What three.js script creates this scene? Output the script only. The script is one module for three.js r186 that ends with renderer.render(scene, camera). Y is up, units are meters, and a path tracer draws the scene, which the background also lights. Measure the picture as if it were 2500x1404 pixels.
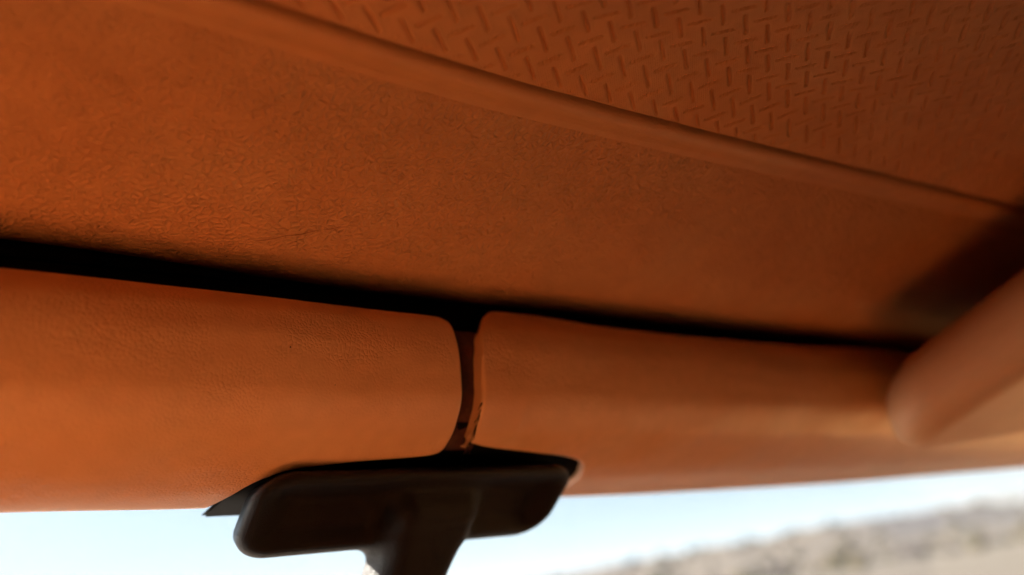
import * as THREE from 'three';
import { MarchingCubes } from 'three/addons/objects/MarchingCubes.js';
import { ImprovedNoise } from 'three/addons/math/ImprovedNoise.js';
import { RoundedBoxGeometry } from 'three/addons/geometries/RoundedBoxGeometry.js';
import { mergeGeometries, mergeVertices } from 'three/addons/utils/BufferGeometryUtils.js';

// ---------------------------------------------------------------- camera, sky, sun, exposure
// x runs across the car (right positive), y up, -z towards the bonnet. The lens is 1.15 m above the road.
const EYE = 1.15;
const scene = new THREE.Scene();
const camera = new THREE.PerspectiveCamera(35.93, 1024 / 575, 0.02, 20000);
camera.position.set(0, EYE, 0);
camera.up.set(-0.09678, 0.92816, 0.35938);
camera.lookAt(0.60207, EYE + 0.34211, -0.72144);
camera.focus = 0.226;
camera.userData.fStop = 5.5;

const R = Math.PI / 180;
const sunAz = -28 * R, sunEl = 29 * R;
const sunDir = new THREE.Vector3(Math.sin(sunAz) * Math.cos(sunEl), Math.sin(sunEl), -Math.cos(sunAz) * Math.cos(sunEl));

{ // a clear, slightly milky sky, brighter around the sun
  const W = 512, H = 256, data = new Float32Array(W * H * 4), v = new THREE.Vector3();
  for (let j = 0; j < H; j++) for (let i = 0; i < W; i++) {
    const a = ((i + 0.5) / W - 0.5) * 2 * Math.PI, e = ((j + 0.5) / H - 0.5) * Math.PI;
    v.set(Math.cos(a) * Math.cos(e), Math.sin(e), Math.sin(a) * Math.cos(e));
    const up = Math.max(0, v.y), hz = Math.pow(1 - up, 5), c = Math.max(0, v.dot(sunDir));
    const glow = 0.075 * Math.pow(c, 2.5) + 0.3 * Math.pow(c, 16);
    const k = (j * W + i) * 4;
    data[k] = 0.034 + 0.068 * hz + glow;
    data[k + 1] = 0.064 + 0.078 * hz + glow;
    data[k + 2] = 0.105 + 0.047 * hz + glow;
    data[k + 3] = 1;
  }
  const sky = new THREE.DataTexture(data, W, H, THREE.RGBAFormat, THREE.FloatType);
  sky.mapping = THREE.EquirectangularReflectionMapping; sky.magFilter = THREE.LinearFilter; sky.needsUpdate = true;
  scene.background = sky; scene.environment = sky;
}
const sun = new THREE.DirectionalLight(new THREE.Color(1, 0.92, 0.81), 5);
sun.position.copy(sunDir).multiplyScalar(20).add(new THREE.Vector3(0.2, 1, 0));
sun.target.position.set(0.2, 1, 0);
sun.castShadow = true; sun.shadow.mapSize.set(2048, 2048);
Object.assign(sun.shadow.camera, { left: -3, right: 3, top: 3, bottom: -3, near: 1, far: 60 });
scene.add(sun, sun.target);

const renderer = new THREE.WebGLRenderer({ antialias: true });
renderer.toneMapping = THREE.LinearToneMapping;
renderer.toneMappingExposure = 6.9;
renderer.shadowMap.enabled = true;

// ---------------------------------------------------------------- helpers
let seed = 7;
const rnd = () => { seed = (seed * 1664525 + 1013904223) >>> 0; return seed / 4294967296; };
const noise = new ImprovedNoise();
const fbm = (x, y, z, n = 4) => { let s = 0, a = 1; for (let i = 0; i < n; i++) { s += a * noise.noise(x, y, z); x *= 2.03; y *= 2.03; z *= 2.03; a *= 0.5; } return s; };
const lerp = (a, b, t) => a + (b - a) * t, clamp = (x, a, b) => Math.min(b, Math.max(a, x));
const smooth = (a, b, x) => { const t = clamp((x - a) / (b - a), 0, 1); return t * t * (3 - 2 * t); };
function table(pts) { // monotone cubic through [x, y] pairs
  const n = pts.length, m = [], d = [];
  for (let i = 0; i < n - 1; i++) d.push((pts[i + 1][1] - pts[i][1]) / (pts[i + 1][0] - pts[i][0]));
  m[0] = d[0]; m[n - 1] = d[n - 2];
  for (let i = 1; i < n - 1; i++) m[i] = d[i - 1] * d[i] <= 0 ? 0 : 2 * d[i - 1] * d[i] / (d[i - 1] + d[i]);
  return (x) => {
    if (x <= pts[0][0]) return pts[0][1];
    if (x >= pts[n - 1][0]) return pts[n - 1][1];
    let i = 0; while (x > pts[i + 1][0]) i++;
    const h = pts[i + 1][0] - pts[i][0], t = (x - pts[i][0]) / h, t2 = t * t, t3 = t2 * t;
    return (2 * t3 - 3 * t2 + 1) * pts[i][1] + (t3 - 2 * t2 + t) * h * m[i] + (-2 * t3 + 3 * t2) * pts[i + 1][1] + (t3 - t2) * h * m[i + 1];
  };
}
function grid(nu, nv, at, uvOf) { // at(i, j) -> Vector3
  const p = [], uv = [], ix = [];
  for (let j = 0; j < nv; j++) for (let i = 0; i < nu; i++) {
    const q = at(i, j); p.push(q.x, q.y, q.z);
    const t = uvOf ? uvOf(i, j) : [i / (nu - 1), j / (nv - 1)]; uv.push(t[0], t[1]);
  }
  for (let j = 0; j < nv - 1; j++) for (let i = 0; i < nu - 1; i++) {
    const a = j * nu + i, b = a + 1, c = a + nu, d = c + 1; ix.push(a, c, b, b, c, d);
  }
  const g = new THREE.BufferGeometry();
  g.setAttribute('position', new THREE.Float32BufferAttribute(p, 3));
  g.setAttribute('uv', new THREE.Float32BufferAttribute(uv, 2));
  g.setIndex(ix); g.computeVertexNormals();
  return g;
}
function mesh(name, g, m, parent) {
  const o = new THREE.Mesh(g, m); o.name = name; o.castShadow = o.receiveShadow = true; parent.add(o); return o;
}
function thing(name, label, category, group) {
  const o = new THREE.Group(); o.name = name; o.userData = { label, category }; if (group) o.userData.group = group; scene.add(o); return o;
}
function struct(name, g, m, kind = 'structure') { const o = mesh(name, g, m, scene); o.userData.kind = kind; return o; }
function extrudeX(pts, x0, x1) { // cross-section pts [[forward, y], ...] swept across the car
  const s = new THREE.Shape(pts.map(([d, y]) => new THREE.Vector2(d, y)));
  const g = new THREE.ExtrudeGeometry(s, { depth: x1 - x0, bevelEnabled: false });
  // shape x -> -z, shape y -> y, depth -> x
  g.applyMatrix4(new THREE.Matrix4().set(0, 0, 1, x0, 0, 1, 0, EYE, -1, 0, 0, 0, 0, 0, 0, 1));
  return g;
}

// ---------------------------------------------------------------- textures
function greyTexture(N, tile, f, srgb) {
  const data = new Uint8Array(N * N * 4);
  for (let j = 0; j < N; j++) for (let i = 0; i < N; i++) {
    const v = f(i / N, j / N), k = (j * N + i) * 4;
    if (typeof v === 'number') data[k] = data[k + 1] = data[k + 2] = clamp(v, 0, 1) * 255; else { data[k] = v[0] * 255; data[k + 1] = v[1] * 255; data[k + 2] = v[2] * 255; }
    data[k + 3] = 255;
  }
  const t = new THREE.DataTexture(data, N, N);
  t.wrapS = t.wrapT = THREE.RepeatWrapping; t.magFilter = THREE.LinearFilter; t.minFilter = THREE.LinearMipmapLinearFilter; t.generateMipmaps = true;
  t.repeat.set(1 / tile, 1 / tile); if (srgb) t.colorSpace = THREE.SRGBColorSpace; t.needsUpdate = true;
  return t;
}
const hash = (x, y, s) => { let h = (x * 374761393 + y * 668265263 + s * 974634777) | 0; h = Math.imul(h ^ (h >>> 13), 1274126177); h ^= h >>> 16; return (h >>> 0) / 4294967296; };
function worley(n, s) { // tiling; returns [f1, f2, id] for u, v in 0..1
  return (u, v) => {
    const x = u * n, y = v * n, xi = Math.floor(x), yi = Math.floor(y); let f1 = 9, f2 = 9, id = 0;
    for (let a = -1; a <= 1; a++) for (let b = -1; b <= 1; b++) {
      const cx = ((xi + a) % n + n) % n, cy = ((yi + b) % n + n) % n;
      const dx = xi + a + hash(cx, cy, s) - x, dy = yi + b + hash(cx, cy, s + 1) - y, d = Math.hypot(dx, dy);
      if (d < f1) { f2 = f1; f1 = d; id = hash(cx, cy, s + 2); } else if (d < f2) f2 = d;
    }
    return [f1, f2, id];
  };
}
function tileNoise(n, s) { // tiling value noise
  return (u, v) => {
    const x = u * n, y = v * n, xi = Math.floor(x), yi = Math.floor(y), fx = x - xi, fy = y - yi, sx = fx * fx * (3 - 2 * fx), sy = fy * fy * (3 - 2 * fy);
    const h = (a, b) => hash(((xi + a) % n + n) % n, ((yi + b) % n + n) % n, s);
    return lerp(lerp(h(0, 0), h(1, 0), sx), lerp(h(0, 1), h(1, 1), sx), sy);
  };
}
// pebbled leather: soft cells parted by fine creases, some deeper than others (tile 0.13 m, cells about 2 mm)
const wA = worley(64, 11), wB = worley(116, 23), nA = tileNoise(30, 5), nB = tileNoise(9, 6), nC = tileNoise(200, 8);
const grainBump = greyTexture(2048, 0.13, (u, v) => {
  const ju = u + 0.006 * (nA(u, v) - 0.5), jv = v + 0.006 * (nA(v, u) - 0.5);
  const [f1, f2, id] = wA(ju, jv), [g1, g2] = wB(ju, jv);
  const big = smooth(-0.1, 0.6, f2 - f1), small = smooth(-0.1, 0.6, g2 - g1), deep = 0.55 + 0.45 * smooth(0.2, 0.8, nA(u + 0.37, v));
  return 0.1 + 0.55 * lerp(0.6 + 0.3 * small, big * (0.7 + 0.3 * small), 0.35 + 0.65 * deep) + 0.2 * id + 0.12 * nC(u, v);
});
// finer hide of the covers: nearly smooth, faint short wrinkles running one way
const nD = tileNoise(26, 31), nE = tileNoise(7, 33), nF = tileNoise(260, 35), nG = tileNoise(110, 36), wC = worley(96, 41);
const hideBump = greyTexture(1024, 0.11, (u, v) => {
  const a = nD(u, v) - 0.5, [f1, f2] = wC(u + 0.01 * a, v * 1 + 0.02 * a);
  const mask = smooth(0.45, 0.85, nE(u, v) + 0.3 * a);
  return 0.5 + 0.16 * (smooth(0, 0.5, f2 - f1) - 0.5) * (0.35 + mask) + 0.2 * (nG(u, v) - 0.5) * (0.3 + mask) + 0.1 * (nF(u, v) - 0.5);
});
// knit face of the headliner cloth
const threadBump = greyTexture(512, 0.02, (u, v) => {
  const w = Math.sin((u + v) * Math.PI * 2 * 26) * 0.5 + 0.5, x = Math.sin((u - v) * Math.PI * 2 * 18) * 0.5 + 0.5;
  return 0.25 + 0.28 * w * (0.4 + x) + 0.35 * hash((u * 170) | 0, (v * 170) | 0, 3);
});
// pebble of moulded plastic
const wD = worley(70, 51), wE = worley(30, 52);
const plasticBump = greyTexture(512, 0.03, (u, v) => { const [f1, f2] = wD(u, v), [h1, h2] = wE(u, v); return 0.3 + 0.45 * smooth(0, 0.35, f2 - f1) + 0.2 * smooth(0, 0.2, h2 - h1); });
// dye of the hide: low, blotchy differences
const nH = tileNoise(5, 61), nI = tileNoise(17, 62), nJ = tileNoise(90, 63);
const dye = (base, tile, amount) => greyTexture(512, tile, (u, v) => {
  const k = 1 + amount * (0.5 * (nH(u, v) - 0.5) + 0.35 * (nI(u, v) - 0.5) + 0.5 * (nJ(u, v) - 0.5));
  const w = 1 + amount * 0.5 * (nI(v, u) - 0.5);
  return [clamp(base[0] * k, 0, 1), clamp(base[1] * k * w, 0, 1), clamp(base[2] * k * w * w, 0, 1)];
}, true);

// ---------------------------------------------------------------- materials
const tan = [0.85, 0.67, 0.49]; // sRGB
const M = {
  band: new THREE.MeshStandardMaterial({ map: dye([0.80, 0.58, 0.375], 0.31, 0.09), roughness: 0.62, bumpMap: grainBump, bumpScale: 0.0010 }),
  cover: new THREE.MeshStandardMaterial({ map: dye(tan, 0.27, 0.07), roughness: 0.4, bumpMap: hideBump, bumpScale: 0.00042 }),
  edge: new THREE.MeshStandardMaterial({ map: dye([0.82, 0.61, 0.41], 0.31, 0.07), roughness: 0.5, bumpMap: hideBump, bumpScale: 0.0003 }),
  cloth: new THREE.MeshStandardMaterial({ map: dye([0.86, 0.63, 0.42], 0.23, 0.09), roughness: 0.95, bumpMap: threadBump, bumpScale: 0.00028 }),
  visor: new THREE.MeshStandardMaterial({ map: dye([0.83, 0.65, 0.47], 0.29, 0.06), roughness: 0.6, bumpMap: hideBump, bumpScale: 0.0002 }),
  black: new THREE.MeshPhysicalMaterial({ color: new THREE.Color().setRGB(0.006, 0.0046, 0.0042), roughness: 0.44, specularIntensity: 0.6, bumpMap: plasticBump, bumpScale: 0.0004 }),
  plate: new THREE.MeshPhysicalMaterial({ color: new THREE.Color().setRGB(0.004, 0.0034, 0.0032), roughness: 0.8, specularIntensity: 0.15 }),
  rubber: new THREE.MeshStandardMaterial({ color: new THREE.Color().setRGB(0.012, 0.011, 0.01), roughness: 0.9 }),
  dirt: new THREE.MeshStandardMaterial({ color: new THREE.Color().setRGB(0.03, 0.015, 0.01), roughness: 0.9 }),
  scratch: new THREE.MeshStandardMaterial({ color: new THREE.Color().setRGB(0.32, 0.13, 0.06), roughness: 0.8 }),
  backing: new THREE.MeshStandardMaterial({ map: dye([0.27, 0.15, 0.10], 0.05, 0.7), roughness: 0.95, bumpMap: threadBump, bumpScale: 0.0004 }),
  glass: new THREE.MeshPhysicalMaterial({ color: 0xffffff, roughness: 0, transmission: 1, thickness: 0, ior: 1.5 }),
  mirror: new THREE.MeshStandardMaterial({ color: 0xcccccc, roughness: 0.03, metalness: 1 }),
  cabin: new THREE.MeshStandardMaterial({ map: dye([0.86, 0.56, 0.33], 0.5, 0.12), roughness: 0.7 }),
  dark: new THREE.MeshStandardMaterial({ color: new THREE.Color().setRGB(0.014, 0.009, 0.007), roughness: 0.8 }),
  dash: new THREE.MeshStandardMaterial({ map: dye([0.93, 0.70, 0.45], 0.5, 0.1), roughness: 0.6 }),
  carpet: new THREE.MeshStandardMaterial({ color: new THREE.Color().setRGB(0.014, 0.010, 0.008), roughness: 1 }),
  body: new THREE.MeshPhysicalMaterial({ color: new THREE.Color().setRGB(0.34, 0.24, 0.14), roughness: 0.4, clearcoat: 1, clearcoatRoughness: 0.05 }),
  canvas: new THREE.MeshStandardMaterial({ color: new THREE.Color().setRGB(0.02, 0.02, 0.02), roughness: 0.95 }),
};

// ---------------------------------------------------------------- leather panels
// A panel lies on a cross-section swept across the car; its outline is given by a first and last profile parameter per x.
// It has rounded rims and a return that folds back behind the rim.
function panel({ xs, section, t0, t1, rows, rim = 0.0025, fold = 0.008, ends = [false, true], wobble = 0.0002, wrinkle }) {
  const P = (x, t) => { const [d, y] = section(t, x); return new THREE.Vector3(x, EYE + y, -d); };
  const nor = (x, t) => { const h = 1e-3, a = P(x, t + h).sub(P(x, t - h)), n = new THREE.Vector3(0, -a.z, a.y).normalize(); const q = P(x, t); if (n.dot(new THREE.Vector3(0, EYE, 0).sub(q).setX(0)) < 0) n.negate(); return n; };
  const xA = xs[0], xB = xs[xs.length - 1], cols = [...xs.map((x) => ({ x, f: 0 }))];
  if (ends[0]) cols.unshift({ x: xA, f: 1 });
  if (ends[1]) cols.push({ x: xB, f: 1 });
  const vs = [{ v: 0, f: 1 }, ...rows.map((v) => ({ v, f: 0 })), { v: 1, f: 1 }];
  const roll = (s) => s >= rim ? 0 : rim - Math.sqrt(Math.max(0, rim * rim - (rim - s) ** 2));
  const pos = [], uvs = [];
  const arcs = cols.map(({ x }) => { // arc length down the column
    const a = t0(x), b = t1(x), out = [0]; let prev = P(x, a);
    for (let j = 1; j < vs.length; j++) { const q = P(x, lerp(a, b, vs[j].v)); out.push(out[j - 1] + q.distanceTo(prev)); prev = q; }
    return out;
  });
  const tRef = t0(cols[cols.length >> 1].x);
  return grid(cols.length, vs.length, (i, j) => {
    const c = cols[i], r = vs[j], t = lerp(t0(c.x), t1(c.x), r.v), q = P(c.x, t), n = nor(c.x, t), len = arcs[i][vs.length - 1];
    let s = Math.min(arcs[i][j], len - arcs[i][j]);
    if (ends[0]) s = Math.min(s, c.x - xA);
    if (ends[1]) s = Math.min(s, xB - c.x);
    let push = roll(s) + (c.f || r.f ? fold : 0);
    push -= wobble * fbm(c.x * 38 + 5, t * 0.35, 3.1, 3) * (wobble ? smooth(0, 0.006, s) : 0) + (wrinkle ? wrinkle(c.x, t) * smooth(0, 0.004, s) : 0);
    return q.addScaledVector(n, -push);
  }, (i, j) => { const c = cols[i], t = lerp(t0(c.x), t1(c.x), vs[j].v); return [c.x, arcLen(section, tRef, t, c.x)]; });
}
function arcLen(section, a, b, x) { let s = 0, p = section(a, x); for (let k = 1; k <= 12; k++) { const q = section(lerp(a, b, k / 12), x); s += Math.hypot(q[0] - p[0], q[1] - p[1]); p = q; } return b < a ? -s : s; }
function rimSteps(len, mid, rim = 0.0025) { // 0..1, tight at both rims
  const e = [0, 0.06, 0.2, 0.42, 0.7, 1].map((k) => k * rim / len), out = [...e];
  for (let k = 1; k < mid; k++) out.push(lerp(e[5], 1 - e[5], k / mid));
  for (let k = 5; k >= 0; k--) out.push(1 - e[k]);
  return out;
}
function spans(list) { const out = []; for (const [a, b, step] of list) { const n = Math.max(1, Math.round((b - a) / step)); for (let k = 0; k < n; k++) out.push(lerp(a, b, k / n)); } out.push(list[list.length - 1][1]); return out; }

// windscreen covers: the section is given by the angle it is seen under from the driver's eye (degrees), forward distance by angle
const coverD = table([[7, 0.285], [8, 0.262], [8.7, 0.248], [10, 0.226], [12, 0.212], [14, 0.203], [17, 0.197], [20, 0.196], [22, 0.198], [23, 0.2045], [24, 0.215]]);
const coverSection = (t) => { const d = coverD(t); return [d, d * Math.tan(t * R)]; };
const glassEdge = table([[-0.5, 10.2], [-0.2, 9.7], [0.032, 9.28], [0.078, 8.97], [0.195, 8.42], [0.278, 8.15], [0.396, 8.05], [0.523, 8.31], [0.8, 8.8]]);
const coverRows = rimSteps(0.06, 44);

const leftCover = thing('leather_cover', 'smooth tan leather windscreen header cover left of the dark seam', 'header cover', 'windscreen header covers');
{
  const top = table([[-0.5, 23.4], [0.03, 23.1], [0.078, 22.95], [0.12, 22.68], [0.1373, 22.6], [0.1393, 22.45], [0.1406, 22.0], [0.1414, 21.1]]);
  const cut = table([[0.0825, 8.2], [0.084, 8.97], [0.0858, 9.55], [0.088, 10.1], [0.0915, 10.6], [0.097, 11.06], [0.113, 11.49], [0.1373, 11.86], [0.1393, 12.0], [0.1406, 12.3], [0.1414, 12.9]]);
  const g = panel({
    xs: spans([[-0.55, -0.1, 0.03], [-0.1, 0.02, 0.006], [0.02, 0.08, 0.0012], [0.08, 0.1, 0.0004], [0.1, 0.1368, 0.0012], [0.1368, 0.1414, 0.0002]]),
    section: coverSection, t0: top, t1: (x) => Math.max(glassEdge(x), cut(x)), rows: coverRows, rim: 0.0016,
    wobble: 0.0003,
    wrinkle: (x, t) => { // faint slanting stretch creases towards the driver's side
      const u = (x - 0.06) / 0.02 + (t - 17) * 0.16, m = Math.exp(-(((x - 0.056) / 0.03) ** 2)) * Math.exp(-(((t - 18) / 5) ** 2));
      return 0.00010 * m * Math.pow(Math.abs(noise.noise(u * 6, t * 0.3, 1.7)), 0.8);
    },
  });
  mesh('leather_skin', g, M.cover, leftCover);
}
const rightCover = thing('leather_cover_001', 'smooth tan leather windscreen header cover right of the dark seam, under the visor', 'header cover', 'windscreen header covers');
{
  const top = table([[0.148, 17.5], [0.1484, 19.2], [0.1492, 20.4], [0.1505, 21.6], [0.153, 22.4], [0.158, 23.0], [0.165, 23.42], [0.18, 23.4], [0.205, 23.05], [0.24, 22.9], [0.31, 22.95], [0.41, 23.7], [0.8, 24]]);
  const cut = table([[0.148, 12.82], [0.155, 12.45], [0.175, 11.93], [0.192, 11.46], [0.1975, 11.15], [0.2015, 10.7], [0.204, 10.2], [0.207, 9.7], [0.2105, 9.1], [0.2145, 8.2], [0.22, 7.5]]);
  const g = panel({
    xs: spans([[0.148, 0.153, 0.0002], [0.153, 0.195, 0.0011], [0.195, 0.217, 0.0005], [0.217, 0.45, 0.003], [0.45, 0.82, 0.02]]),
    section: coverSection, t0: top, t1: (x) => Math.max(glassEdge(x), cut(x)), rows: coverRows, rim: 0.0016, ends: [true, false],
    wobble: 0.00035,
    wrinkle: (x, t) => 0.0003 * Math.exp(-(((x - 0.163 - (t - 15) * 0.0006) / 0.0016) ** 2)) * smooth(12, 13, t) * (1 - smooth(14, 17, t)) + 0.0006 * Math.exp(-(((x - 0.2 - (10 - t) * 0.006) / 0.002) ** 2)) * smooth(12, 11, t),
  });
  mesh('leather_skin', g, M.cover, rightCover);
  // frayed rim of the hide along the seam
  const hairs = [];
  for (let k = 0; k < 34; k++) {
    const t = lerp(12.6, 16.2, Math.pow(rnd(), 1.2)), [d, y] = coverSection(t), x0 = 0.1483, l = 0.0008 + 0.0018 * rnd();
    const a = new THREE.Vector3(x0 + 0.0004, EYE + y, -(d + 0.0012)), b = new THREE.Vector3(x0 - l * 0.5, EYE + y - l * (0.2 + rnd()), -(d + 0.0012 - 0.0012 * rnd())), c = new THREE.Vector3(x0 - l * (0.4 + 0.6 * rnd()), EYE + y - l * (1 + 0.8 * rnd()), -(d + 0.001));
    hairs.push(new THREE.TubeGeometry(new THREE.QuadraticBezierCurve3(a, b, c), 5, 0.00007 + 0.00008 * rnd(), 4));
  }
  const o = mesh('frayed_fibres', mergeGeometries(hairs), M.backing, rightCover); o.userData.kind = 'stuff';
  // a torn flap at the lower end of the seam
  const flap = grid(6, 14, (i, j) => {
    const t = lerp(12.7, 14.6, j / 13), [d, y] = coverSection(t), w = 0.0022 * (1 - 0.75 * j / 13) * (0.8 + 0.35 * noise.noise(j * 0.7, 2, 4));
    return new THREE.Vector3(0.1488 - w * i / 5, EYE + y - 0.0003 * Math.sin(i + j), -(d + 0.0012 + 0.0012 * (i / 5) ** 2 - 0.0005 * Math.sin(j * 0.9)));
  });
  mesh('torn_flap', flap, M.cover, rightCover);
}

// ---------------------------------------------------------------- pebbled band under the front bow of the roof
// where the seam between band and cloth runs (forward distance by x): a shallow arc about the middle of the car
const seamD = table([[-0.6, 0.085], [-0.3, 0.112], [-0.1, 0.1285], [0.0, 0.1325], [0.06, 0.1343], [0.115, 0.1355], [0.155, 0.1343], [0.205, 0.1317], [0.272, 0.1272], [0.405, 0.1178], [0.6, 0.1], [0.85, 0.075]]);
const bandPts = [[0.238, 0.121], [0.2325, 0.1105], [0.2255, 0.1035], [0.217, 0.1], [0.205, 0.0992], [0.19, 0.1005], [0.175, 0.1033], [0.162, 0.1068], [0.152, 0.1102], [0.147, 0.1121], [0.1425, 0.1139], [0.1400, 0.1146], [0.1370, 0.1144], [0.1347, 0.1149], [0.1336, 0.1162], [0.1334, 0.119], [0.1334, 0.128]];
const bandCurve = new THREE.CatmullRomCurve3(bandPts.map(([d, y]) => new THREE.Vector3(d, y, 0)), false, 'centripetal');
const bandLUT = bandCurve.getSpacedPoints(400);
const tBead = bandLUT.findIndex((p) => p.x < 0.1418) / 400;
const bandSection = (t, x) => {
  const k = clamp(t, 0, 1) * 400, i = Math.min(399, Math.floor(k)), f = k - i, p = bandLUT[i], q = bandLUT[i + 1];
  let d = lerp(p.x, q.x, f), y = lerp(p.y, q.y, f);
  const w = 1 - smooth(0.134, 0.2, d);
  d += (seamD(x) - 0.1345) * w;
  y -= 0.0040 * smooth(0.03, 0.15, x) * smooth(0.16, 0.205, d) * (1 - smooth(0.226, 0.236, d));
  return [d, y];
};
const band = thing('leather_roof_panel', 'wide pebble-grained tan leather panel between the cloth headliner and the windscreen header', 'roof panel');
{
  const rows = []; for (let k = 0; k <= 130; k++) rows.push(k / 130);
  const g = panel({ xs: spans([[-0.6, -0.1, 0.03], [-0.1, 0.4, 0.0025], [0.4, 0.85, 0.02]]), section: bandSection, t0: () => 0, t1: () => tBead, rows, rim: 0.0001, fold: 0, ends: [false, false],
    wobble: 0.00025,
    wrinkle: (x, t) => 0.0006 * Math.exp(-(((t - 0.80 + 0.05 * Math.cos((x - 0.13) * 9)) / 0.035) ** 2)) * (0.7 + 0.6 * noise.noise(x * 22, 1, 2)) });
  mesh('leather_skin', g, M.band, band);
  // rolled edge along the seam, of the smoother hide
  mesh('rolled_edge', panel({ xs: spans([[-0.6, -0.1, 0.03], [-0.1, 0.4, 0.0025], [0.4, 0.85, 0.02]]), section: bandSection, t0: () => tBead, t1: () => 1, rows: rows.filter((_, k) => k % 4 === 0), rim: 0.0001, fold: 0, ends: [false, false], wobble: 0 }), M.edge, band);
  // specks of dirt on the hide
  const dot = new THREE.SphereGeometry(1, 8, 6);
  const tAt = (d) => bandLUT.findIndex((p) => p.x < d) / 400;
  for (const [x, dd, r] of [[0.1003, 0.157, 0.00022], [0.1172, 0.19, 0.0002], [0.0796, 0.2085, 0.0002], [0.035, 0.18, 0.00015], [0.125, 0.165, 0.00012], [0.088, 0.15, 0.00014], [0.06, 0.19, 0.00012], [0.145, 0.2, 0.00012]]) {
    const [d, y] = bandSection(tAt(dd), x), o = mesh('dirt_speck', dot, M.dirt, band); o.position.set(x, EYE + y + r * 0.2, -d); o.scale.set(r * 1.2, r * 0.6, r);
  }
  // a shallow scratch with a dark line of dirt in it
  const sc = []; for (let k = 0; k <= 10; k++) { const x = lerp(0.0775, 0.1022, k / 10), [d, y] = bandSection(tAt(lerp(0.2018, 0.1853, k / 10) + 0.0003 * Math.sin(k * 2.3)), x); sc.push(new THREE.Vector3(x, EYE + y - 0.00004 + 0.00009 * ((k * 7) % 3), -d)); }
  mesh('scratch', new THREE.TubeGeometry(new THREE.CatmullRomCurve3(sc), 40, 0.0001, 5), M.scratch, band);
}
for (const [x, t, r, o] of [[0.09, 19.5, 0.0002, leftCover], [0.1018, 17.03, 0.00013, leftCover], [0.0145, 16, 0.0002, leftCover], [0.1685, 19.9, 0.00016, rightCover], [0.1735, 21.3, 0.00012, rightCover], [0.23, 18.4, 0.00018, rightCover], [0.19, 15.5, 0.0001, rightCover]]) {
  const [d, y] = coverSection(t), m = mesh('dirt_speck', new THREE.SphereGeometry(r, 8, 6), M.dirt, o); m.position.set(x, EYE + y - 0.00005, -d + 0.00015);
}

// ---------------------------------------------------------------- embossed cloth headliner
const headliner = thing('cloth_headliner', 'tan cloth roof headliner embossed with a basket pattern of short dashes', 'headliner');
{
  // lattice of the embossing, in metres, read across (x) and back (z)
  const ax = 0.00832, bx = -0.0019, bz = 0.00785, ox = 0.0977, oz = -0.1282;
  const marks = [{ x: 0, z: 0, dx: 0.00265, dz: -0.0021, w: 0.00036, dep: 0.0014, hatch: 0 }, { x: 0.0034, z: 0.0038, dx: 0.0018, dz: 0.0018, w: 0.00036, dep: 0.0013, hatch: 1 }];
  const groove = (x, z) => {
    let h = 0; const m0 = (z - oz) / bz;
    for (let m = Math.floor(m0) - 1; m <= Math.floor(m0) + 2; m++) {
      const n0 = (x - ox - m * bx) / ax;
      for (let n = Math.floor(n0) - 1; n <= Math.floor(n0) + 2; n++) for (const k of marks) {
        const px = x - (ox + n * ax + m * bx + k.x), pz = z - (oz + m * bz + k.z), L = k.dx * k.dx + k.dz * k.dz;
        const s = clamp((px * k.dx + pz * k.dz) / L, -1, 1), qx = px - s * k.dx, qz = pz - s * k.dz, dist = Math.hypot(qx, qz);
        if (dist > 0.0022) continue;
        const side = (qx * k.dz - qz * k.dx) / Math.sqrt(L);
        let g = Math.exp(-((dist / k.w) ** 2)) * k.dep * (1 - 0.25 * s * s) - 0.00012 * Math.exp(-(((Math.abs(dist) - 0.001) / 0.0005) ** 2));
        const tick = Math.sin(s * (k.hatch ? 17 : 26) + side * 3500);
        g *= k.hatch ? 0.35 + 0.85 * Math.max(0, tick) : 0.85 + 0.2 * tick;
        h += g;
      }
    }
    return h;
  };
  const xs = spans([[-0.6, -0.1, 0.05], [-0.1, 0.05, 0.008], [0.05, 0.21, 0.0002], [0.21, 0.36, 0.0005], [0.36, 0.5, 0.004], [0.5, 0.85, 0.04]]);
  const back = [...spans([[0, 0.04, 0.0002], [0.04, 0.09, 0.0007], [0.09, 0.2, 0.006], [0.2, 1.15, 0.06]])];
  const lip = [[-0.0012, 0.012], [-0.0008, 0.006], [0.0001, 0.0022], [0.0001, 0.0007]]; // the cloth turns up into the seam
  const roofY = (b, x) => 0.1166 + 0.0035 * smooth(0, 0.02, b) + 0.06 * b - 0.09 * b * b * smooth(0.2, 0.9, b) * 1.6 - 0.10 * Math.pow(Math.abs(x - 0.135) / 0.7, 4) * smooth(0.1, 0.4, b);
  const g = grid(xs.length, back.length + lip.length, (i, j) => {
    const x = xs[i], s = seamD(x) - 0.0030;
    if (j < lip.length) return new THREE.Vector3(x, EYE + roofY(0, x) + lip[j][1], -(s + lip[j][0]));
    const b = back[j - lip.length], z = -s + b;
    const fine = x > 0.05 && x < 0.36 && b < 0.095 ? groove(x, z) * smooth(0.0, 0.0015, b) : 0;
    return new THREE.Vector3(x, EYE + roofY(b, x) + fine + 0.0003 * noise.noise(x * 40, z * 40, 8), z);
  }, (i, j) => [xs[i], j < lip.length ? -0.004 : back[j - lip.length]]);
  mesh('cloth_face', g, M.cloth, headliner);
  // the weatherproof outer skin of the folding roof
  const ox2 = spans([[-0.62, 0.89, 0.05]]), ob = spans([[-0.14, 1.16, 0.05]]);
  mesh('outer_canvas', grid(ox2.length, ob.length, (i, j) => {
    const x = ox2[i], b = ob[j]; return new THREE.Vector3(x, EYE + Math.max(0.14, roofY(Math.max(0, b), x) + 0.032) + (b < 0 ? b * 0.05 : 0), -0.134 + b);
  }), M.canvas, headliner);
}

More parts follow.
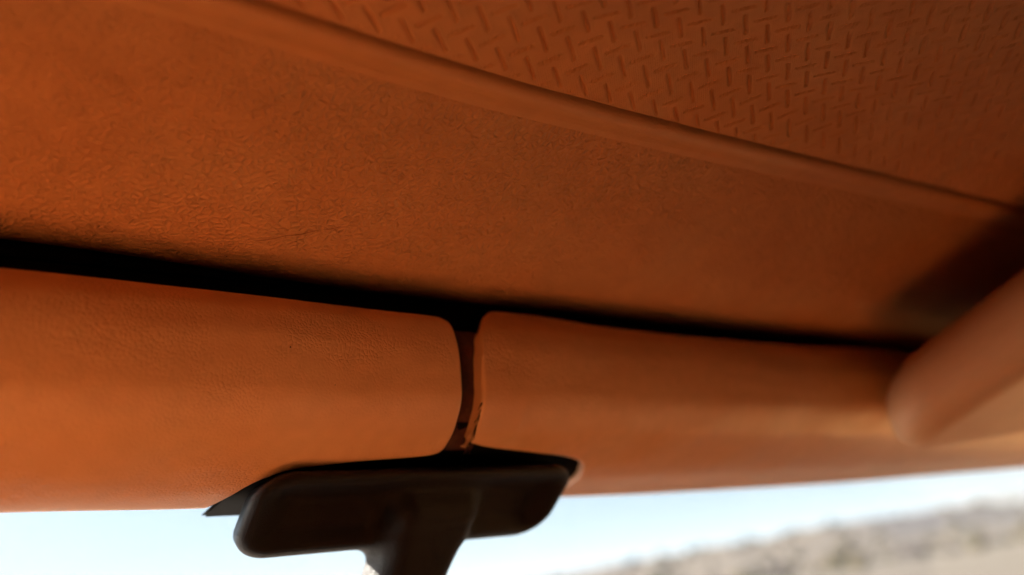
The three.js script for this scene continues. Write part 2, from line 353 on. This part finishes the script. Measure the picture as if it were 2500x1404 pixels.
// ---------------------------------------------------------------- header frame in the gaps between the covers
const frame = thing('header_frame', 'black windscreen frame showing in the dark gap above the leather covers', 'frame');
{
  mesh('frame_rail', extrudeX([[0.2675, 0.0475], [0.226, 0.057], [0.2165, 0.068], [0.2165, 0.094], [0.226, 0.0985], [0.244, 0.112], [0.244, 0.15], [0.285, 0.15], [0.285, 0.0475]], -0.6, 0.85), M.plate, frame);
  const seal = []; // rubber weather seal lying in the gap
  const c = new THREE.LineCurve3(new THREE.Vector3(-0.6, EYE + 0.1015, -0.2335), new THREE.Vector3(0.85, EYE + 0.1015, -0.2335));
  seal.push(new THREE.TubeGeometry(c, 2, 0.0055, 14));
  mesh('rubber_seal', mergeGeometries(seal), M.rubber, frame);
  // raw cloth backing behind the seam of the two covers
  mesh('seam_backing', grid(12, 60, (i, j) => {
    const t = lerp(12.4, 21.7, j / 59), [d, y] = coverSection(t), x = lerp(0.1385, 0.1535, i / 11);
    return new THREE.Vector3(x, EYE + y + 0.001, -(d + 0.0045 + 0.0004 * noise.noise(x * 900, y * 260, 1) + 0.0004 * noise.noise(x * 2600, y * 90, 7)));
  }, (i, j) => [i * 0.0014, j * 0.0006]), M.backing, frame);
}

// ---------------------------------------------------------------- rear-view mirror on its foot
// local frame of the foot: u across the car, s down along the windscreen, n out of the face towards the driver
const rake = 35 * R, dirS = new THREE.Vector3(0, -Math.sin(rake), -Math.cos(rake)), dirN = new THREE.Vector3(0, -Math.cos(rake), Math.sin(rake));
const fs = 1.05, footAt = (u, s, n) => new THREE.Vector3(u * fs, EYE + 0.2079 * Math.tan(11.3 * R), -0.2079).addScaledVector(dirS, s * fs).addScaledVector(dirN, n * fs);
const mirror = thing('rear_view_mirror', 'black plastic rear-view mirror foot and stalk hanging below the leather seam', 'mirror');
{
  const rbox = (x, y, z, hx, hy, hz, r) => { const qx = Math.abs(x) - hx + r, qy = Math.abs(y) - hy + r, qz = Math.abs(z) - hz + r; return Math.hypot(Math.max(qx, 0), Math.max(qy, 0), Math.max(qz, 0)) + Math.min(Math.max(qx, qy, qz), 0) - r; };
  const smin = (a, b, k) => { const h = clamp(0.5 + 0.5 * (b - a) / k, 0, 1); return lerp(b, a, h) - k * h * (1 - h); };
  const sdf = (u, s, n) => {
    // foot: rounded slab with generous corners, its face dished away from the raised upper rim
    const un = u + 0.45 * n * smooth(0.1325, 0.1, u), sn = s + 0.95 * n, cu = un - 0.1332, cs = sn - 0.0158, hx = 0.0510, hy = 0.0152, r = 0.0105;
    const qx = Math.abs(cu) - hx + r, qy = Math.abs(cs) - hy + r, d2 = Math.hypot(Math.max(qx, 0), Math.max(qy, 0)) + Math.min(Math.max(qx, qy), 0) - r;
    const faceN = 0.0005 - 0.0048 * smooth(0.003, 0.010, sn) * smooth(0.0, 0.012, -d2), k = 0.005;
    const dn = Math.max(n - faceN, -0.019 - n);
    const a = d2 + k, b = dn + k;
    let d = Math.min(Math.max(a, b), 0) + Math.hypot(Math.max(a, 0), Math.max(b, 0)) - k;
    // stalk: a flattened column growing out of the middle of the foot, a little proud of it
    const sc = Math.max(s, 0.012), hw = 0.0113 + 0.003 * smooth(0.04, 0.012, sc), su = u - 0.1375;
    const st = rbox(su, s - 0.052, n + 0.0045 - 0.006 * smooth(0.01, 0.06, s), hw, 0.040, 0.0085, 0.006);
    return smin(d, st, 0.007);
  };
  const N = 112, mc = new MarchingCubes(N, M.black, false, false, 160000); mc.isolation = 0;
  const half = N / 2, ctr = [0.1325, 0.038, -0.006], sz = [0.058, 0.060, 0.022];
  for (let k = 0; k < N; k++) for (let j = 0; j < N; j++) for (let i = 0; i < N; i++)
    mc.field[i + j * N + k * N * N] = -sdf(ctr[0] + (i - half) / half * sz[0], ctr[1] + (j - half) / half * sz[1], ctr[2] + (k - half) / half * sz[2]) * 100;
  mc.update();
  const n = mc.count, buckets = [[], []];
  for (let v = 0; v < n; v += 3) {
    const pts = []; let su = 0, ss = 0;
    for (let q = 0; q < 3; q++) { const a = (v + q) * 3, u = ctr[0] + mc.positionArray[a] * sz[0], s = ctr[1] + mc.positionArray[a + 1] * sz[1], w = ctr[2] + mc.positionArray[a + 2] * sz[2]; pts.push([u, s, w]); su += u / 3; ss += s / 3; }
    buckets[ss > 0.0335 ? 1 : 0].push(...pts);
  }
  buckets.forEach((b, k) => {
    const pos = [], uv = []; for (const [u, s, w] of b) { const p = footAt(u, s, w); pos.push(p.x, p.y, p.z); uv.push(u + 0.3 * w, s + 0.8 * w); }
    let g = new THREE.BufferGeometry(); g.setAttribute('position', new THREE.Float32BufferAttribute(pos, 3)); g.setAttribute('uv', new THREE.Float32BufferAttribute(uv, 2));
    g = mergeVertices(g, 1e-6); g.computeVertexNormals();
    mesh(k ? 'stalk' : 'foot', g, M.black, mirror);
  });
  // black trim plate round the foot, tucked behind the cut-outs of the leather covers
  const pl = (x, t, k) => { const [d, y] = coverSection(t); return new THREE.Vector3(x, EYE + y + 0.002 + k * 0.3, -(d + 0.0035 + k)); };
  const lo = table([[0.0875, 9.2], [0.0893, 9.15], [0.0900, 8.2], [0.2, 8.0], [0.206, 8.6], [0.2105, 9.4]]);
  const strip = (k) => grid(90, 16, (i, j) => { const x = lerp(0.0875, 0.2105, i / 89), t = lerp(14.2, lo(x), j / 15); return pl(x, t, k); });
  mesh('trim_plate', mergeGeometries([strip(0), strip(0.003)]), M.plate, mirror);
}

// ---------------------------------------------------------------- folded sun visor on the passenger side
const visor = thing('sun_visor', 'padded tan leather sun visor folded up at the right, rounded corner foremost', 'sun visor');
{
  const W = 0.43, D = 0.2, T = 0.031, nx = 80, nd = 60;
  // a flat cushion: superelliptic thickness over a rounded rectangle
  const surf = (sign) => grid(nx, nd, (i, j) => {
    const ease = (k) => 0.5 - 0.5 * Math.cos(Math.PI * k);
    const a = ease(i / (nx - 1)) * 2 - 1, b = ease(j / (nd - 1)) * 2 - 1;
    const hx = W / 2, hd = D / 2, rc = 0.03;
    let x = a * hx, z = b * hd;
    // pull the corners in to a rounded outline
    const ex = Math.abs(x) - (hx - rc), ez = Math.abs(z) - (hd - rc);
    if (ex > 0 && ez > 0) { const m = Math.max(ex, ez), l = Math.hypot(ex, ez), f = m / l; x = Math.sign(x) * (hx - rc + ex * f); z = Math.sign(z) * (hd - rc + ez * f); }
    const qx = Math.max(Math.abs(x) - (hx - rc), 0), qz = Math.max(Math.abs(z) - (hd - rc), 0), edge = rc - Math.hypot(qx, qz) ;
    const e = clamp(Math.min(edge, hx - Math.abs(x), hd - Math.abs(z)), 0, 0.016) / 0.016, th = T / 2 * Math.pow(Math.max(0, 1 - (1 - e) ** 2.2), 1 / 2.2) * (1 + 0.25 * (z + hd) / D);
    // front edge low by the windscreen cover, rising towards the back
    const back = z + hd, X = 0.324 + hx + x, rise = back * 0.30 + 0.06 * (X - 0.324);
    return new THREE.Vector3(X, EYE + 0.0480 + rise + sign * th, -0.190 + back * 0.96);
  }, (i, j) => [i * 0.005, j * 0.0026]);
  mesh('visor_pad', mergeVertices(mergeGeometries([surf(1), surf(-1)].map((g, k) => { g.deleteAttribute('normal'); if (k) g.index.array.reverse(); return g; })), 1e-6), M.visor, visor).geometry.computeVertexNormals();
  mesh('hinge_arm', new THREE.TubeGeometry(new THREE.CatmullRomCurve3([new THREE.Vector3(0.70, EYE + 0.074, -0.175), new THREE.Vector3(0.78, EYE + 0.077, -0.18), new THREE.Vector3(0.79, EYE + 0.085, -0.2), new THREE.Vector3(0.79, EYE + 0.09, -0.22)]), 16, 0.005, 10), M.black, visor);
}

// ---------------------------------------------------------------- windscreen
const screen = thing('windscreen', 'clear windscreen glass below the leather header covers', 'windscreen');
{
  const len = 1.0;
  mesh('glass_pane', grid(40, 12, (i, j) => {
    const x = lerp(-0.6, 0.87, i / 39), t = glassEdge(x), d = coverD(t), y = d * Math.tan(t * R) + 0.0012, s = j / 11 * len;
    return new THREE.Vector3(x, EYE + y - s * Math.sin(rake), -(d - 0.006 + s * Math.cos(rake)));
  }), M.glass, screen);
}

// ---------------------------------------------------------------- the rest of the cabin, out of the picture, that the daylight falls on
const box = (x0, x1, y0, y1, z0, z1, r = 0.03) => { const g = new RoundedBoxGeometry(x1 - x0, y1 - y0, z1 - z0, 3, r); g.translate((x0 + x1) / 2, (y0 + y1) / 2, (z0 + z1) / 2); return g; };
struct('cabin_floor', box(-0.6, 0.87, 0.2, 0.26, -1.2, 1.2), M.carpet);
struct('cabin_wall_left', mergeGeometries([box(-0.68, -0.58, 0.2, 1.32, -0.35, 1.2), box(-0.68, -0.58, 0.2, 1.08, -0.5, -0.352), box(-0.68, -0.58, 0.2, 0.94, -1.1, -0.502)]), M.dark);
struct('cabin_wall_right', mergeGeometries([box(0.85, 0.95, 0.2, 0.78, -0.3, 1.2), box(0.85, 0.95, 0.2, 0.95, -1.1, -0.302), box(0.85, 0.95, 0.77, 1.32, -0.04, 1.2)]), M.dark);
struct('door_top_right', box(0.84, 0.94, 0.79, 1.3, -0.25, -0.05), M.dash);
struct('cabin_wall_rear', box(-0.68, 0.95, 0.2, 1.16, 1.02, 1.2), M.dark);
{ // the tablet the picture is taken with: its lens sits by the upper left corner, the body shades the cloth ahead of it
  const o = thing('tablet', 'black tablet held up under the headliner behind the view', 'tablet');
  const f = new THREE.Vector3(0.60207, 0.34211, -0.72144), u = new THREE.Vector3(-0.09678, 0.92816, 0.35938), rt = f.clone().cross(u).normalize();
  o.matrixAutoUpdate = true; o.quaternion.setFromRotationMatrix(new THREE.Matrix4().makeBasis(rt, u, f.clone().negate())); o.position.set(0, EYE, 0).addScaledVector(f, -0.012);
  const b = new RoundedBoxGeometry(0.31, 0.25, 0.009, 4, 0.004); b.translate(0.149, -0.083, 0.004); mesh('case', b, M.plate, o);
  const sc = new THREE.PlaneGeometry(0.29, 0.23); sc.translate(0.149, -0.083, 0.0095); mesh('screen', sc, M.rubber, o);
}
struct('dashboard', box(-0.58, 0.85, 0.3, 0.89, -0.66, -0.48, 0.05), M.dark);
struct('seat_cushion_left', box(-0.36, 0.08, 0.26, 0.62, -0.16, 0.06, 0.05), M.cabin);
struct('seat_left', mergeGeometries([box(-0.41, 0.11, 0.4, 1.05, 0.07, 0.26, 0.07), box(-0.30, 0.02, 0.98, 1.19, 0.09, 0.2, 0.05)]), M.cabin);
struct('seat_right', mergeGeometries([box(0.29, 0.78, 0.26, 0.55, -0.35, 0.2, 0.07), box(0.28, 0.76, 0.4, 1.0, 0.2, 0.38, 0.07)]), M.dark);
struct('centre_console', box(0.2, 0.27, 0.26, 0.5, -0.5, 0.1, 0.02), M.dark);
struct('bonnet', box(-0.62, 0.89, 0.4, 0.84, -2.0, -0.82, 0.08), M.body);

// ---------------------------------------------------------------- land outside
const far = (az, dist) => new THREE.Vector3(Math.sin(az * R) * dist, 0, -Math.cos(az * R) * dist);
{
  const col = (g, f) => { const p = g.attributes.position, c = []; for (let v = 0; v < p.count; v++) c.push(...f(p.getX(v), p.getY(v), p.getZ(v))); g.setAttribute('color', new THREE.Float32BufferAttribute(c, 3)); return g; };
  const land = new THREE.MeshStandardMaterial({ vertexColors: true, roughness: 1 });
  const gg = new THREE.PlaneGeometry(12000, 12000, 160, 160); gg.rotateX(-Math.PI / 2);
  struct('ground', col(gg, (x, y, z) => { const n = fbm(x * 0.004, z * 0.004, 3), k = smooth(-0.2, 0.4, n); return [lerp(0.0775, 0.055, k), lerp(0.0612, 0.045, k), lerp(0.0425, 0.0338, k)]; }), land);
  // near ridge: dry grass and scrub
  const ridge = (name, dist, depth, a0, a1, height, pal, nu, nv, s) => struct(name, col(grid(nu, nv, (i, j) => {
    const az = lerp(a0, a1, i / (nu - 1)), v = j / (nv - 1), dd = dist - depth * (1 - v), p = far(az, dd);
    const h = height(az) * Math.pow(Math.sin(v * Math.PI / 2), 1.3) * (1 + 0.10 * fbm(az * 0.35, v * 3, s)) ;
    p.y = h + dist * 0.0012 * fbm(az * 2.1, v * 9, s + 3, 3) * v - 0.5; return p;
  }), pal), land);
  const crest = table([[20, 4], [30, 10], [36, 17], [41.3, 22], [48, 24.5], [56, 26], [64, 23.5], [67, 17], [75, 13], [95, 10]]);
  ridge('hill', 700, 420, 15, 110, crest, (x, y, z) => { const n = fbm(x * 0.006, y * 0.03, z * 0.006 + 3), m = fbm(x * 0.05, y * 0.2, z * 0.05 + 9, 3), k = smooth(-0.25, 0.3, n), q = smooth(-0.1, 0.35, m); const r = [lerp(0.085, 0.036, k), lerp(0.064, 0.031, k), lerp(0.044, 0.034, k)]; return r.map((c, i) => lerp(c, [0.03, 0.03, 0.026][i], 0.35 * q)); }, 220, 40, 1.3);
  const crest2 = table([[0, 60], [25, 95], [38, 160], [50, 150], [60, 165], [66, 190], [72, 180], [100, 120]]);
  ridge('mountain', 4600, 1500, 10, 115, crest2, (x, y, z) => { const k = smooth(-0.3, 0.3, fbm(x * 0.002, y * 0.01, z * 0.002)); return [lerp(0.08, 0.05, k), lerp(0.085, 0.06, k), lerp(0.085, 0.055, k)]; }, 120, 24, 7.7);
  // scrub and small trees scattered over the slope
  const leaf = new THREE.IcosahedronGeometry(1, 1), lp = leaf.attributes.position;
  for (let v = 0; v < lp.count; v++) { const f = 0.75 + 0.5 * hash(Math.round(lp.getX(v) * 50), Math.round(lp.getY(v) * 50), Math.round(lp.getZ(v) * 50)); lp.setXYZ(v, lp.getX(v) * f, lp.getY(v) * f, lp.getZ(v) * f); }
  leaf.computeVertexNormals();
  const scrubMat = new THREE.MeshStandardMaterial({ color: 0xffffff, roughness: 1 }), count = 380;
  const scrub = new THREE.InstancedMesh(leaf, scrubMat, count), mtx = new THREE.Matrix4(), colr = new THREE.Color();
  for (let k = 0; k < count; k++) {
    const az = 30 + 50 * rnd(), dist = 130 + 480 * Math.pow(rnd(), 0.8), p = far(az, dist), r = 0.8 + 2.2 * rnd() * rnd();
    const v = clamp((dist - 280) / 420, 0, 1); p.y = crest(az) * Math.pow(Math.sin(v * Math.PI / 2), 1.3) - 0.3 + r * 0.5;
    mtx.makeScale(r * (0.8 + 0.6 * rnd()), r * (0.7 + 0.6 * rnd()), r * (0.8 + 0.6 * rnd())).setPosition(p); scrub.setMatrixAt(k, mtx);
    const w = rnd(); scrub.setColorAt(k, w < 0.5 ? colr.setRGB(0.028, 0.027, 0.018) : w < 0.8 ? colr.setRGB(0.06, 0.048, 0.024) : colr.setRGB(0.036, 0.03, 0.028));
  }
  scrub.name = 'scrub'; scrub.userData.kind = 'stuff'; scrub.userData.label = 'blurred scrub scattered over the dry hillside'; scrub.castShadow = true; scene.add(scrub);
}
scene.fog = new THREE.FogExp2(new THREE.Color(0.85, 0.88, 0.95), 0.00007);

renderer.render(scene, camera);
